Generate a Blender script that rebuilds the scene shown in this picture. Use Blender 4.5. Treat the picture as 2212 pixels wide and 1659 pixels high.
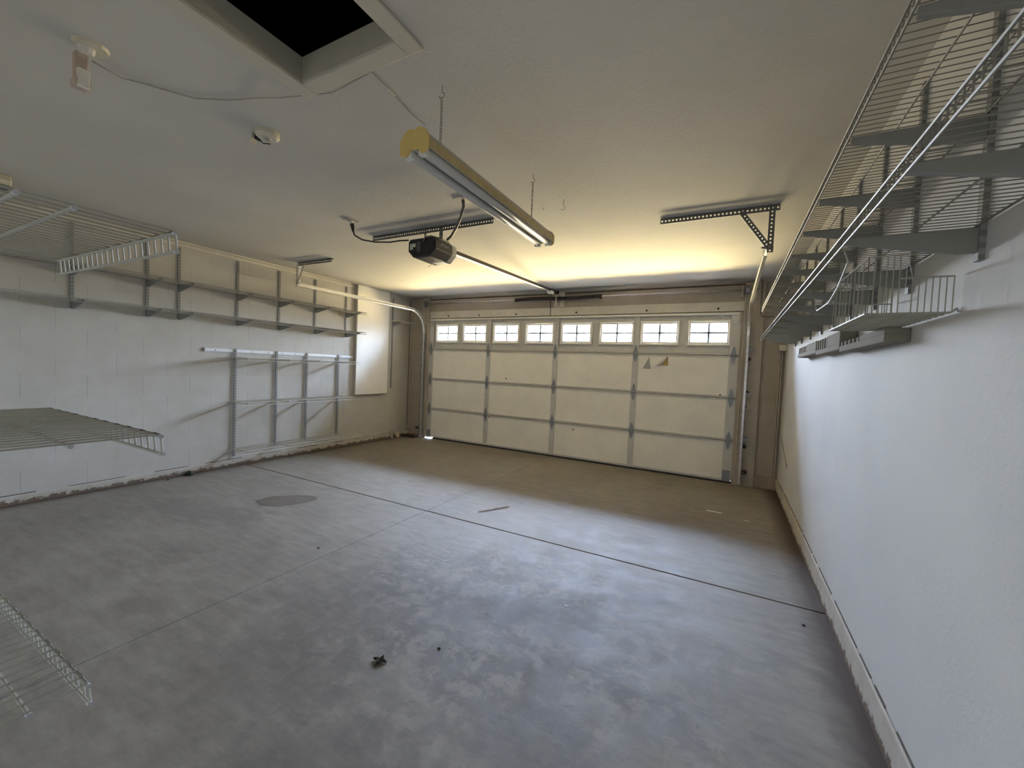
import bpy, math, random
from mathutils import Vector, Matrix
random.seed(7)
for o in list(bpy.data.objects): bpy.data.objects.remove(o, do_unlink=True)
sc = bpy.context.scene
COL = sc.collection
# ------------------------------------------------------------------ camera
CAM = Vector((4.78637, -5.77782, 1.33004))
R_ = Vector((0.88157784, 0.47008419, 0.04291103))
U_ = Vector((-0.05648377, 0.01479952, 0.99829382))
F_ = Vector((-0.46864708, 0.88249749, -0.03959905))
cd = bpy.data.cameras.new('camera'); cam = bpy.data.objects.new('camera', cd); COL.objects.link(cam)
cd.sensor_fit = 'HORIZONTAL'; cd.sensor_width = 36.0; cd.lens = 36.0 * 879.85 / 2212.0
cd.clip_start = 0.02; cd.clip_end = 200
m = Matrix.Identity(4)
for i in range(3):
    m[i][0] = R_[i]; m[i][1] = U_[i]; m[i][2] = -F_[i]; m[i][3] = CAM[i]
cam.matrix_world = m
sc.camera = cam
# ------------------------------------------------------------------ view
sc.view_settings.view_transform = 'Standard'
sc.view_settings.look = 'None'
sc.view_settings.gamma = 1.0
sc.view_settings.use_curve_mapping = False
sc.view_settings.exposure = 2.5
# ------------------------------------------------------------------ sky and ground light outside
w = bpy.data.worlds.new('outdoors'); sc.world = w; w.use_nodes = True
nt = w.node_tree; N = nt.nodes; L = nt.links
for n in list(N): N.remove(n)
tc = N.new('ShaderNodeTexCoord'); sp = N.new('ShaderNodeSeparateXYZ'); L.new(tc.outputs['Generated'], sp.inputs[0])
cr = N.new('ShaderNodeValToRGB'); e = cr.color_ramp
mp = N.new('ShaderNodeMapRange'); mp.inputs[1].default_value = -1; mp.inputs[2].default_value = 1
L.new(sp.outputs[2], mp.inputs[0]); L.new(mp.outputs[0], cr.inputs[0])
# sunlit driveway close to the door below, shaded buildings along the horizon, blue sky above
e.elements[0].position = 0.0; e.elements[0].color = (4.6, 3.4, 1.75, 1)
e.elements[1].position = 0.04; e.elements[1].color = (1.5, 1.11, .57, 1)
for pos, col in ((.10, (.70, .52, .27)), (.20, (.56, .42, .22)), (.35, (.44, .335, .18)), (.43, (.22, .17, .10)), (.485, (.13, .105, .075)), (.52, (.24, .25, .28)), (.60, (.34, .39, .51)), (.70, (.38, .46, .67)), (.80, (.50, .60, .88)), (1.0, (.40, .51, .86))):
    a = e.elements.new(pos); a.color = (*col, 1)
bg = N.new('ShaderNodeBackground'); L.new(cr.outputs[0], bg.inputs[0]); bg.inputs[1].default_value = 72.0
ow = N.new('ShaderNodeOutputWorld'); L.new(bg.outputs[0], ow.inputs[0])
# sky portal in front of the row of door windows
def area(name, loc, rot, sx, sy, power, color=(1, 1, 1), portal=False, spread=math.pi):
    ld = bpy.data.lights.new(name, 'AREA'); ld.shape = 'RECTANGLE'; ld.size = sx; ld.size_y = sy
    ld.energy = power; ld.color = color; ld.spread = spread
    o = bpy.data.objects.new(name, ld); COL.objects.link(o); o.location = loc; o.rotation_euler = rot
    if portal: ld.cycles.is_portal = True
    return o
area('window_portal', (2.44, .12, 1.885), (-math.pi/2, 0, 0), 4.8, .36, 1, portal=True)
# weak fill lamp added behind the camera, beyond the back wall opening
area('rear_fill', (4.72, -6.75, 1.25), (math.pi/2, 0, 0), .75, 1.7, 1.1, (1.0, .96, .92))

# ------------------------------------------------------------------ materials
def newmat(name):
    mt = bpy.data.materials.new(name); mt.use_nodes = True
    return mt, mt.node_tree.nodes, mt.node_tree.links, mt.node_tree.nodes['Principled BSDF']
def coords(N, L):
    g = N.new('ShaderNodeNewGeometry')
    return g.outputs['Position']
def noise(N, L, vec, scale, detail=4, rough=.6, dist=0):
    n = N.new('ShaderNodeTexNoise'); n.inputs['Scale'].default_value = scale
    n.inputs['Detail'].default_value = detail; n.inputs['Roughness'].default_value = rough
    n.inputs['Distortion'].default_value = dist
    L.new(vec, n.inputs['Vector']); return n.outputs['Fac']
def ramp(N, L, fac, p0, c0, p1, c1):
    r = N.new('ShaderNodeValToRGB'); L.new(fac, r.inputs[0])
    r.color_ramp.elements[0].position = p0; r.color_ramp.elements[0].color = (*c0, 1)
    r.color_ramp.elements[1].position = p1; r.color_ramp.elements[1].color = (*c1, 1)
    return r.outputs[0]
def mixc(N, L, fac, a, b, mode='MIX'):
    mx = N.new('ShaderNodeMix'); mx.data_type = 'RGBA'; mx.blend_type = mode
    for sock, v in ((mx.inputs[0], fac), (mx.inputs[6], a), (mx.inputs[7], b)):
        if isinstance(v, (int, float)): sock.default_value = v
        elif isinstance(v, tuple): sock.default_value = (*v, 1)
        else: L.new(v, sock)
    return mx.outputs[2]
def math_(N, L, op, a, b=None):
    n = N.new('ShaderNodeMath'); n.operation = op
    for i, v in enumerate((a, b)):
        if v is None: continue
        if isinstance(v, (int, float)): n.inputs[i].default_value = v
        else: L.new(v, n.inputs[i])
    return n.outputs[0]
def bump(N, L, b, h, strength=.3, dist=.002):
    n = N.new('ShaderNodeBump'); n.inputs['Strength'].default_value = strength; n.inputs['Distance'].default_value = dist
    L.new(h, n.inputs['Height']); L.new(n.outputs[0], b.inputs['Normal']); return n
def simple(name, col, rough=.5, metal=0, var=.12, scale=12, bs=0, bscale=200, bdist=.001):
    mt, N, L, b = newmat(name); v = coords(N, L)
    n = noise(N, L, v, scale)
    c0 = tuple(c * (1 - var) for c in col); c1 = tuple(min(1, c * (1 + var)) for c in col)
    L.new(ramp(N, L, n, .3, c0, .7, c1), b.inputs['Base Color'])
    b.inputs['Roughness'].default_value = rough; b.inputs['Metallic'].default_value = metal
    if bs: bump(N, L, b, noise(N, L, v, bscale, 2), bs, bdist)
    return mt
M = {}
M['white_wire'] = simple('white_wire', (.36, .35, .31), .35, 0, .08)
M['pale_wire'] = simple('pale_wire', (.62, .60, .53), .5, 0, .06)
M['near_wire'] = simple('near_white_wire', (.40, .385, .32), .5, 0, .08)
M['wire_grey'] = simple('wire_grey', (.22, .21, .175), .4, 0, .08)
M['bracket'] = simple('bracket', (.26, .26, .24), .45, 0, .08)
M['rail'] = simple('rail', (.80, .82, .84), .4, 0, .05)
M['galv'] = simple('galvanised_steel', (.62, .62, .62), .32, .85, .2, 40)
M['dull_steel'] = simple('dull_steel', (.30, .31, .33), .5, .6, .25, 40)
M['track'] = simple('track_steel', (.80, .79, .76), .28, .8, .08, 30)
M['angle'] = simple('perforated_steel', (.17, .18, .18), .45, .7, .2, 30)
M['black'] = simple('black_plastic', (.012, .012, .014), .3, 0, .2)
M['char'] = simple('charcoal_plastic', (.045, .043, .043), .4, 0, .15)
M['darkp'] = simple('dark_grey_plastic', (.09, .09, .085), .3, 0, .15)
M['lens'] = simple('frosted_lens', (.50, .50, .46), .35, 0, .05)
M['silver'] = simple('silver_label', (.75, .75, .72), .3, .3, .1)
M['label'] = simple('pale_label', (.55, .58, .50), .5, 0, .15, 60)
M['spring'] = simple('spring_steel', (.045, .035, .033), .5, .4, .2, 50)
M['shaft'] = simple('shaft_steel', (.50, .46, .42), .4, .7, .15, 30)
M['jamb'] = simple('painted_jamb', (.47, .415, .345), .6, 0, .1, 8, .2, 60)
M['header'] = simple('painted_header', (.68, .64, .55), .55, 0, .08, 6, .15, 60)
M['panel'] = simple('insulation_facing', (.90, .87, .79), .6, 0, .05, 3, .15, 30)
M['stile'] = simple('painted_steel_stile', (.60, .585, .555), .45, .1, .06, 10)
M['doorrail'] = simple('section_edge', (.56, .54, .50), .45, .1, .08, 10)
M['seam'] = simple('seam_shadow_gap', (.05, .045, .04), .8, 0, .1)
M['winframe'] = simple('window_frame_plastic', (.80, .77, .70), .4, 0, .04)
M['muntin'] = simple('muntin_plastic', (.30, .33, .36), .5, 0, .05)
M['seal'] = simple('rubber_seal', (.02, .018, .015), .7, 0, .2)
M['hinge'] = simple('hinge_steel', (.26, .28, .29), .42, .7, .2, 60)
M['yellow'] = simple('yellowed_plastic', (.74, .55, .20), .45, 0, .06, 20)
M['yellowed'] = simple('yellowed_edge', (.50, .40, .19), .45, 0, .1, 20)
M['reflector'] = simple('enamelled_reflector', (.47, .44, .37), .3, 0, .08, 6)
M['tube'] = simple('tube_glass', (.56, .55, .51), .22, 0, .03)
M['socket'] = simple('lamp_socket', (.75, .75, .72), .4, 0, .05)
M['chain'] = simple('chain_steel', (.32, .30, .27), .4, .8, .2)
M['cream'] = simple('cream_plastic', (.64, .60, .48), .4, 0, .08)
M['pinkish'] = simple('aged_plastic', (.50, .41, .35), .5, 0, .15, 30)
M['plate'] = simple('cover_plate', (.42, .40, .37), .5, .1, .1)
M['cable'] = simple('painted_cable', (.42, .40, .36), .6, 0, .1)
M['conduit'] = simple('armoured_cable', (.16, .14, .13), .4, .5, .2)
M['redbrown'] = simple('brown_wire', (.10, .05, .04), .5, 0, .2)
M['white_pl'] = simple('taupe_plastic_rack', (.24, .215, .175), .95, 0, .04)
M['slot'] = simple('slot_dark', (.05, .055, .06), .6, 0, .1)
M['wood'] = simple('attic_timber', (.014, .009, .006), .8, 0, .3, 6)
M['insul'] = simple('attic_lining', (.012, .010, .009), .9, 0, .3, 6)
M['attic_metal'] = simple('attic_duct', (.10, .105, .095), .5, .2, .2)
M['trimpaint'] = simple('painted_trim', (.56, .53, .45), .5, 0, .04, 6)
M['cloth'] = simple('pale_cloth', (.62, .52, .40), .9, 0, .12, 30, .4, 200)
M['debris'] = simple('dark_debris', (.035, .024, .018), .95, 0, .5, 80, .8, 120)
M['leaf'] = simple('dry_leaf', (.065, .055, .03), .9, 0, .5, 120, .6, 200)
M['leafdark'] = simple('dark_green_lump', (.03, .04, .022), .9, 0, .4, 120, .6, 200)
M['stick'] = simple('pale_stick', (.42, .33, .24), .8, 0, .4, 60)
M['paint_chip'] = simple('paint_chip', (.75, .74, .70), .7, 0, .1)
M['tan'] = simple('bare_foam', (.50, .37, .14), .8, 0, .12, 60)
M['foil'] = simple('torn_facing', (.40, .385, .36), .4, .2, .25, 60)
M['lettering'] = simple('grey_lettering', (.40, .40, .40), .5)
M['green_cap'] = simple('clear_cap', (.50, .50, .50), .3, 0, .05)
# slotted standard: rows of slots down the face
def mat_standard():
    mt, N, L, b = newmat('slotted_standard'); v = coords(N, L)
    s = N.new('ShaderNodeSeparateXYZ'); L.new(v, s.inputs[0])
    f = math_(N, L, 'FRACT', math_(N, L, 'MULTIPLY', s.outputs[2], 1 / .032))
    f2 = math_(N, L, 'LESS_THAN', f, .5)
    L.new(mixc(N, L, f2, (.30, .30, .285), (.20, .20, .19)), b.inputs['Base Color'])
    b.inputs['Roughness'].default_value = .4
    return mt
M['standard'] = mat_standard()
def mat_plaster(name, col, kn=.5, scale=14, stain=0, rough=.75, fine=.25):
    mt, N, L, b = newmat(name); v = coords(N, L)
    n = noise(N, L, v, 1.3, 3); n2 = noise(N, L, v, 9, 4)
    c = ramp(N, L, n, .3, tuple(x * .94 for x in col), .7, tuple(min(1, x * 1.04) for x in col))
    c = mixc(N, L, ramp(N, L, n2, .68, (0, 0, 0), .8, (1, 1, 1)), c, tuple(x * .80 for x in col)) if stain else c
    L.new(c, b.inputs['Base Color']); b.inputs['Roughness'].default_value = rough
    # knockdown plaster: flattened islands with crisp edges
    k = noise(N, L, v, scale, 5, .62, .8)
    isl = ramp(N, L, k, .50, (0, 0, 0), .545, (1, 1, 1))
    reg = ramp(N, L, noise(N, L, v, .9, 2), .46, (.10, .10, .10), .62, (1, 1, 1))
    h = math_(N, L, 'MULTIPLY', isl, reg)
    h2 = math_(N, L, 'ADD', math_(N, L, 'MULTIPLY', h, kn), math_(N, L, 'MULTIPLY', noise(N, L, v, 90, 3), fine))
    bump(N, L, b, h2, .5, .0028)
    return mt
M['ceiling'] = mat_plaster('ceiling_plaster', (.555, .54, .505), .30, 36)
M['drywall'] = mat_plaster('drywall_plaster', (.63, .622, .60), .16, 38, fine=.12)
M['plainwall'] = mat_plaster('plain_wall', (.70, .68, .62), .1, 20)
def mat_block(name, col, axes, off=(0, 0)):
    mt, N, L, b = newmat(name); v = coords(N, L)
    s = N.new('ShaderNodeSeparateXYZ'); L.new(v, s.inputs[0])
    wob = math_(N, L, 'MULTIPLY', math_(N, L, 'SUBTRACT', noise(N, L, v, 14, 4, .7), .5), .006)
    yy = math_(N, L, 'ADD', math_(N, L, 'ADD', s.outputs[axes[0]], off[0]), wob)
    zz = math_(N, L, 'ADD', math_(N, L, 'ADD', s.outputs[axes[1]], off[1]), wob)
    zr = math_(N, L, 'MULTIPLY', zz, 1 / .2032); row = math_(N, L, 'FLOOR', zr)
    par = math_(N, L, 'MULTIPLY', math_(N, L, 'MODULO', row, 2), .2032)
    hx = math_(N, L, 'FRACT', math_(N, L, 'MULTIPLY', math_(N, L, 'ADD', yy, par), 1 / .4064))
    bx_ = math_(N, L, 'FRACT', zr)
    brk = ramp(N, L, noise(N, L, v, 5, 3), .38, (.25, .25, .25), .6, (1, 1, 1))
    hd = math_(N, L, 'MULTIPLY', math_(N, L, 'LESS_THAN', hx, .0105), brk)
    bd = math_(N, L, 'MULTIPLY', math_(N, L, 'MULTIPLY', math_(N, L, 'LESS_THAN', bx_, .018), brk), .30)
    jt = math_(N, L, 'MAXIMUM', hd, bd)
    cc = mixc(N, L, jt, tuple(col), tuple(x * .70 for x in col))
    n = noise(N, L, v, 3.5, 5, .65); n2 = noise(N, L, v, 22, 5, .7)
    c = mixc(N, L, 1.0, cc, ramp(N, L, n, .3, (.90, .885, .86), .65, (1, 1, 1)), 'MULTIPLY')
    c = mixc(N, L, ramp(N, L, n2, .69, (0, 0, 0), .76, (.6, .6, .6)), c, tuple(x * .62 for x in col))
    L.new(c, b.inputs['Base Color']); b.inputs['Roughness'].default_value = .8
    inv = math_(N, L, 'SUBTRACT', 1, jt)
    h = math_(N, L, 'ADD', math_(N, L, 'MULTIPLY', inv, 1.0), math_(N, L, 'MULTIPLY', noise(N, L, v, 55, 5, .7), .35))
    bump(N, L, b, h, .6, .004)
    return mt
M['block_left'] = mat_block('painted_block_left', (.56, .54, .49), (1, 2), (3.487 + 4.064, -.08 + 2.032))
M['block_front'] = mat_block('painted_block_front', (.45, .40, .335), (0, 2), (4.2, -.08 + 2.032))
def mat_floor():
    mt, N, L, b = newmat('garage_concrete'); v = coords(N, L)
    big = noise(N, L, v, 1.1, 6, .62, .4); mid = noise(N, L, v, 5.5, 6, .66, .6); fine = noise(N, L, v, 60, 3)
    st = N.new('ShaderNodeMapping'); st.inputs['Scale'].default_value = (1.2, 5, 1); st.inputs['Rotation'].default_value = (0, 0, .25); L.new(v, st.inputs[0])
    str_ = noise(N, L, st.outputs[0], 3.2, 7, .7)
    c = ramp(N, L, big, .32, (.185, .165, .140), .66, (.335, .315, .285))
    c = mixc(N, L, .42, c, ramp(N, L, mid, .34, (.17, .155, .135), .62, (.36, .345, .32)))
    c = mixc(N, L, .35, c, ramp(N, L, str_, .35, (.17, .155, .135), .68, (.42, .40, .37)))
    def blob(cx, cy, rx, ry, rot=0, wob=.25, nsc=7):
        mpn = N.new('ShaderNodeMapping'); mpn.vector_type = 'TEXTURE'
        mpn.inputs['Location'].default_value = (cx, cy, 0); mpn.inputs['Rotation'].default_value = (0, 0, rot)
        mpn.inputs['Scale'].default_value = (rx, ry, 1); L.new(v, mpn.inputs[0])
        ln = N.new('ShaderNodeVectorMath'); ln.operation = 'LENGTH'; L.new(mpn.outputs[0], ln.inputs[0])
        return math_(N, L, 'ADD', ln.outputs['Value'], math_(N, L, 'MULTIPLY', math_(N, L, 'SUBTRACT', noise(N, L, v, nsc, 3), .5), wob * 2))
    # brown spill stain with a darker rim
    d = blob(1.19, -3.43, .27, .155, .75, .35, 6)
    c = mixc(N, L, ramp(N, L, d, .93, (.75, .75, .75), 1.02, (0, 0, 0)), c, (.135, .108, .082))
    rr = N.new('ShaderNodeValToRGB'); L.new(d, rr.inputs[0]); el = rr.color_ramp.elements
    el[0].position = .72; el[0].color = (0, 0, 0, 1); el[1].position = 1.0; el[1].color = (0, 0, 0, 1); q = el.new(.9); q.color = (.5, .5, .5, 1)
    c = mixc(N, L, rr.outputs[0], c, (.085, .062, .045))
    for (cx, cy, rx, ry, ro, k, col) in ((2.13, -4.83, .20, .10, .3, .28, (.13, .11, .095)), (4.0, -3.75, .42, .2, .2, .42, (.10, .10, .105)),
            (4.25, -4.5, .30, .22, .0, .40, (.09, .09, .09)), (3.55, -3.9, .6, .25, .3, .28, (.11, .11, .11)), (3.75, -4.95, .5, .22, .2, .38, (.09, .085, .08)),
            (4.45, -2.0, .5, .9, .1, .30, (.15, .115, .08)), (3.1, -4.75, .5, .3, .4, .3, (.11, .10, .09)), (4.45, -3.3, .14, .1, 0, .5, (.10, .10, .11)),
            (2.9, -4.2, .4, .25, .4, .25, (.12, .12, .12)), (.9, -4.0, .8, .25, .2, .35, (.13, .12, .11))):
        d = blob(cx, cy, rx, ry, ro, .8, 9)
        c = mixc(N, L, ramp(N, L, d, .45, (k, k, k), 1.15, (0, 0, 0)), c, col)
    # worn, blotchy patches where cars were parked
    dp = blob(3.75, -3.95, 1.35, 1.0, .25, .5, 3)
    zone = ramp(N, L, dp, .35, (1, 1, 1), 1.25, (.12, .12, .12))
    bl = noise(N, L, v, 8.0, 8, .70, .35)
    c = mixc(N, L, math_(N, L, 'MULTIPLY', ramp(N, L, bl, .47, (.75, .75, .75), .57, (0, 0, 0)), zone), c, (.135, .122, .115))
    fl_ = noise(N, L, v, 19, 7, .75, .5)
    c = mixc(N, L, math_(N, L, 'MULTIPLY', ramp(N, L, fl_, .60, (0, 0, 0), .66, (.8, .8, .8)), zone), c, (.10, .09, .085))
    # pale scuffs
    sc_ = noise(N, L, st.outputs[0], 11, 6, .75, .5)
    d = blob(3.45, -3.35, .95, .5, .15, .6, 4)
    fac = math_(N, L, 'MULTIPLY', ramp(N, L, sc_, .54, (0, 0, 0), .68, (.65, .65, .65)), ramp(N, L, d, .5, (1, 1, 1), 1.2, (.12, .12, .12)))
    c = mixc(N, L, fac, c, (.55, .55, .56))
    sp_ = noise(N, L, v, 26, 4, .7)
    c = mixc(N, L, ramp(N, L, sp_, .70, (0, 0, 0), .76, (.6, .6, .6)), c, (.09, .08, .07))
    # dirt gathered along the side walls
    s = N.new('ShaderNodeSeparateXYZ'); L.new(v, s.inputs[0])
    dx = math_(N, L, 'ADD', math_(N, L, 'SUBTRACT', 5.34, s.outputs[0]), math_(N, L, 'MULTIPLY', math_(N, L, 'SUBTRACT', mid, .5), .12))
    c = mixc(N, L, ramp(N, L, dx, .03, (.92, .92, .92), .15, (0, 0, 0)), c, (.085, .055, .035))
    dx = math_(N, L, 'ADD', math_(N, L, 'ADD', .43, s.outputs[0]), math_(N, L, 'MULTIPLY', math_(N, L, 'SUBTRACT', mid, .5), .12))
    c = mixc(N, L, ramp(N, L, dx, .02, (.6, .6, .6), .14, (0, 0, 0)), c, (.10, .07, .05))
    c = mixc(N, L, 1.0, c, (.83, .765, .675), 'MULTIPLY')
    L.new(c, b.inputs['Base Color'])
    L.new(ramp(N, L, mid, .35, (.58, .58, .58), .7, (.75, .75, .75)), b.inputs['Roughness'])
    bump(N, L, b, math_(N, L, 'ADD', fine, math_(N, L, 'MULTIPLY', mid, .8)), .25, .002)
    return mt
M['floor'] = mat_floor()
M['joint'] = simple('joint_dirt', (.07, .058, .045), .95, 0, .4, 30)
def mat_curb():
    mt, N, L, b = newmat('painted_curb'); v = coords(N, L)
    s = N.new('ShaderNodeSeparateXYZ'); L.new(v, s.inputs[0])
    n = noise(N, L, v, 9, 5, .65); n2 = noise(N, L, v, 16, 6, .75)
    c = ramp(N, L, n, .3, (.45, .41, .34), .7, (.56, .52, .45))
    # paint worn away and dirt caked along the foot
    hgt = math_(N, L, 'ADD', s.outputs[2], math_(N, L, 'MULTIPLY', math_(N, L, 'SUBTRACT', n2, .5), .16))
    c = mixc(N, L, ramp(N, L, hgt, .034, (.92, .92, .92), .044, (0, 0, 0)), c, (.13, .085, .05))
    L.new(c, b.inputs['Base Color']); b.inputs['Roughness'].default_value = .8
    bump(N, L, b, n2, .7, .004); return mt
M['curb'] = mat_curb()
M['curb_line'] = simple('curb_crack', (.13, .10, .075), .9, 0, .4, 20)
M['curb_front'] = simple('painted_curb_front', (.40, .32, .25), .8, 0, .2, 9, .7, 35, .004)
def mat_glass():
    mt, N, L, b = newmat('window_glass')
    N.remove(b); out = N['Material Output']
    t = N.new('ShaderNodeBsdfTransparent'); t.inputs[0].default_value = (.93, .96, .96, 1)
    g = N.new('ShaderNodeBsdfGlossy'); g.inputs['Roughness'].default_value = .02
    f = N.new('ShaderNodeFresnel'); f.inputs[0].default_value = 1.45
    mx = N.new('ShaderNodeMixShader'); L.new(f.outputs[0], mx.inputs[0]); L.new(t.outputs[0], mx.inputs[1]); L.new(g.outputs[0], mx.inputs[2])
    L.new(mx.outputs[0], out.inputs[0]); return mt
M['glass'] = mat_glass()

# ------------------------------------------------------------------ mesh helpers
class MB:
    def __init__(s): s.v = []; s.f = []
    def quad(s, pts):
        b = len(s.v); s.v += [tuple(p) for p in pts]; s.f.append(tuple(range(b, b + len(pts)))); return s
    def box(s, x0, y0, z0, x1, y1, z1):
        x0, x1 = sorted((x0, x1)); y0, y1 = sorted((y0, y1)); z0, z1 = sorted((z0, z1))
        b = len(s.v)
        s.v += [(x0, y0, z0), (x1, y0, z0), (x1, y1, z0), (x0, y1, z0), (x0, y0, z1), (x1, y0, z1), (x1, y1, z1), (x0, y1, z1)]
        for f in ((0, 3, 2, 1), (4, 5, 6, 7), (0, 1, 5, 4), (1, 2, 6, 5), (2, 3, 7, 6), (3, 0, 4, 7)): s.f.append(tuple(b + i for i in f))
        return s
    def tube(s, pts, r, n=6, cap=True):
        pts = [Vector(p) for p in pts]; rings = []; prev = None
        for i, p in enumerate(pts):
            if i == 0: t = pts[1] - p
            elif i == len(pts) - 1: t = p - pts[i - 1]
            else: t = (pts[i + 1] - p).normalized() + (p - pts[i - 1]).normalized()
            t.normalize()
            if prev is None:
                u = t.cross(Vector((0, 0, 1))) if abs(t.z) < .9 else t.cross(Vector((1, 0, 0)))
            else:
                u = prev - t * prev.dot(t)
            u.normalize(); prev = u; w_ = t.cross(u); b = len(s.v)
            rr = r[i] if isinstance(r, (list, tuple)) else r
            for k in range(n):
                a = 2 * math.pi * k / n; s.v.append(tuple(p + (u * math.cos(a) + w_ * math.sin(a)) * rr))
            rings.append(b)
        for i in range(len(rings) - 1):
            for k in range(n):
                k2 = (k + 1) % n; s.f.append((rings[i] + k, rings[i] + k2, rings[i + 1] + k2, rings[i + 1] + k))
        if cap:
            s.f.append(tuple(rings[0] + k for k in reversed(range(n)))); s.f.append(tuple(rings[-1] + k for k in range(n)))
        return s
    def prism(s, poly, vec):
        """closed 3-D polygon extruded by vec"""
        b = len(s.v); n = len(poly); vec = Vector(vec)
        s.v += [tuple(p) for p in poly] + [tuple(Vector(p) + vec) for p in poly]
        s.f.append(tuple(b + i for i in reversed(range(n)))); s.f.append(tuple(b + n + i for i in range(n)))
        for i in range(n):
            j = (i + 1) % n; s.f.append((b + i, b + j, b + n + j, b + n + i))
        return s
    def sweep(s, prof, path, side, closed=True):
        """prof: (u along side, v along normal) ; path lies in plane perpendicular to side"""
        side = Vector(side).normalized(); path = [Vector(p) for p in path]; rings = []; n = len(prof)
        for i, p in enumerate(path):
            if i == 0: t = path[1] - p
            elif i == len(path) - 1: t = p - path[i - 1]
            else: t = (path[i + 1] - p).normalized() + (p - path[i - 1]).normalized()
            t.normalize(); nn = side.cross(t).normalized(); b = len(s.v)
            for (u, v) in prof: s.v.append(tuple(p + side * u + nn * v))
            rings.append(b)
        for i in range(len(rings) - 1):
            for k in range(n if closed else n - 1):
                k2 = (k + 1) % n; s.f.append((rings[i] + k, rings[i] + k2, rings[i + 1] + k2, rings[i + 1] + k))
        if closed:
            s.f.append(tuple(rings[0] + k for k in reversed(range(n)))); s.f.append(tuple(rings[-1] + k for k in range(n)))
        return s
    def perf(s, o, u, w_, length, width, pitch, r):
        """flat strip with round holes; o corner, u long dir, w_ width dir"""
        o = Vector(o); u = Vector(u).normalized(); w_ = Vector(w_).normalized()
        n = max(1, int(round(length / pitch))); pitch = length / n
        for i in range(n):
            c = o + u * (pitch * (i + .5)) + w_ * (width / 2)
            b = len(s.v); hx, hy = pitch / 2, width / 2
            outer = [(hx, 0), (hx, hy), (0, hy), (-hx, hy), (-hx, 0), (-hx, -hy), (0, -hy), (hx, -hy)]
            for (x, y) in outer: s.v.append(tuple(c + u * x + w_ * y))
            for k in range(8):
                a = k * math.pi / 4; s.v.append(tuple(c + u * (math.cos(a) * r) + w_ * (math.sin(a) * r)))
            for k in range(8):
                k2 = (k + 1) % 8; s.f.append((b + k, b + k2, b + 8 + k2, b + 8 + k))
        return s
    def build(s, name, mat, parent=None, smooth=False, solid=0, bevel=0):
        me = bpy.data.meshes.new(name)
        if parent is not None: off = WL[parent.name]
        else:
            xs, ys, zs = zip(*s.v)
            off = Vector(((min(xs) + max(xs)) / 2, (min(ys) + max(ys)) / 2, min(zs)))
        me.from_pydata([tuple(Vector(p) - off) for p in s.v], [], s.f); me.update()
        me.materials.append(M[mat] if isinstance(mat, str) else mat)
        o = bpy.data.objects.new(name, me); COL.objects.link(o)
        if parent is not None: o.parent = parent; WL[o.name] = off.copy()
        else: o.location = off; WL[o.name] = off.copy()
        if smooth:
            for p in me.polygons: p.use_smooth = True
        if solid:
            md = o.modifiers.new('thickness', 'SOLIDIFY'); md.thickness = solid; md.offset = 0
        if bevel:
            md = o.modifiers.new('bevel', 'BEVEL'); md.width = bevel; md.segments = 2; md.limit_method = 'ANGLE'
        return o
WL = {}
def thing(name, label, cat, loc, group=None):
    o = bpy.data.objects.new(name, None); COL.objects.link(o); o.location = loc; o.empty_display_size = .05
    WL[o.name] = Vector(loc)
    return tag(o, label, cat, group)
def tag(o, label, cat, group=None):
    o['label'] = label; o['category'] = cat
    if group: o['group'] = group
    return o
def struct(o): o['kind'] = 'structure'; return o
def lab(o, l): o['label'] = l; return o
B = lambda *a: MB().box(*a)
ORD = ['first', 'second', 'third', 'fourth', 'fifth', 'sixth', 'seventh', 'eighth', 'ninth', 'tenth', 'eleventh', 'twelfth', 'thirteenth']

# ------------------------------------------------------------------ room shell
XL, XR, H, W = -.449, 5.3585, 2.527, 4.877
YB = -5.85          # back wall (right part)
# floor: four slabs with tooled joints between them
f = MB(); JX, JY = 2.43, -2.893
for (x0, x1) in ((XL - .02, JX - .0018), (JX + .0018, XR + .02)):
    for (y0, y1) in ((-7.2, JY - .0065), (JY + .0065, .35)):
        f.box(x0, y0, -.1, x1, y1, 0)
fl = struct(f.build('floor', 'floor', bevel=.003))
struct(B(XL - .02, -7.2, -.12, XR + .02, .35, -.009).build('trim_1', 'joint'))
# ceiling with the attic hatch opening
HX0, HX1, HY0, HY1 = 3.085, 3.625, -5.45, -4.63
c = MB()
c.box(XL - .2, -7.2, H, HX0, .2, H + .09); c.box(HX1, -7.2, H, XR + .2, .2, H + .09)
c.box(HX0, -7.2, H, HX1, HY0, H + .09); c.box(HX0, HY1, H, HX1, .2, H + .09)
struct(c.build('ceiling', 'ceiling'))
# side walls
struct(B(XL - .2, -7.2, -.1, XL, .35, H + .05).build('wall_left', 'block_left'))
struct(B(XR, -7.2, -.1, XR + .15, .35, H + .05).build('wall_right', 'drywall'))
# front wall around the door opening
c = MB(); c.box(XL - .01, 0, -.05, .0, .2, H + .02); c.box(W, 0, -.05, XR + .01, .2, H + .02); c.box(0, 0, 2.14, W, .2, H + .02)
struct(c.build('wall_front', 'block_front'))
# back wall with the house doorway behind the camera
c = MB(); c.box(XL, YB, 0, 4.28, YB - .12, H + .01)
c.box(5.2, YB, 0, XR, YB - .12, H + .01); c.box(4.28, YB, 2.1, 5.2, YB - .12, H + .01)
c.box(XL, -7.1, 0, XR, -7.2, H)
struct(c.build('wall_back', 'plainwall'))
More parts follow.
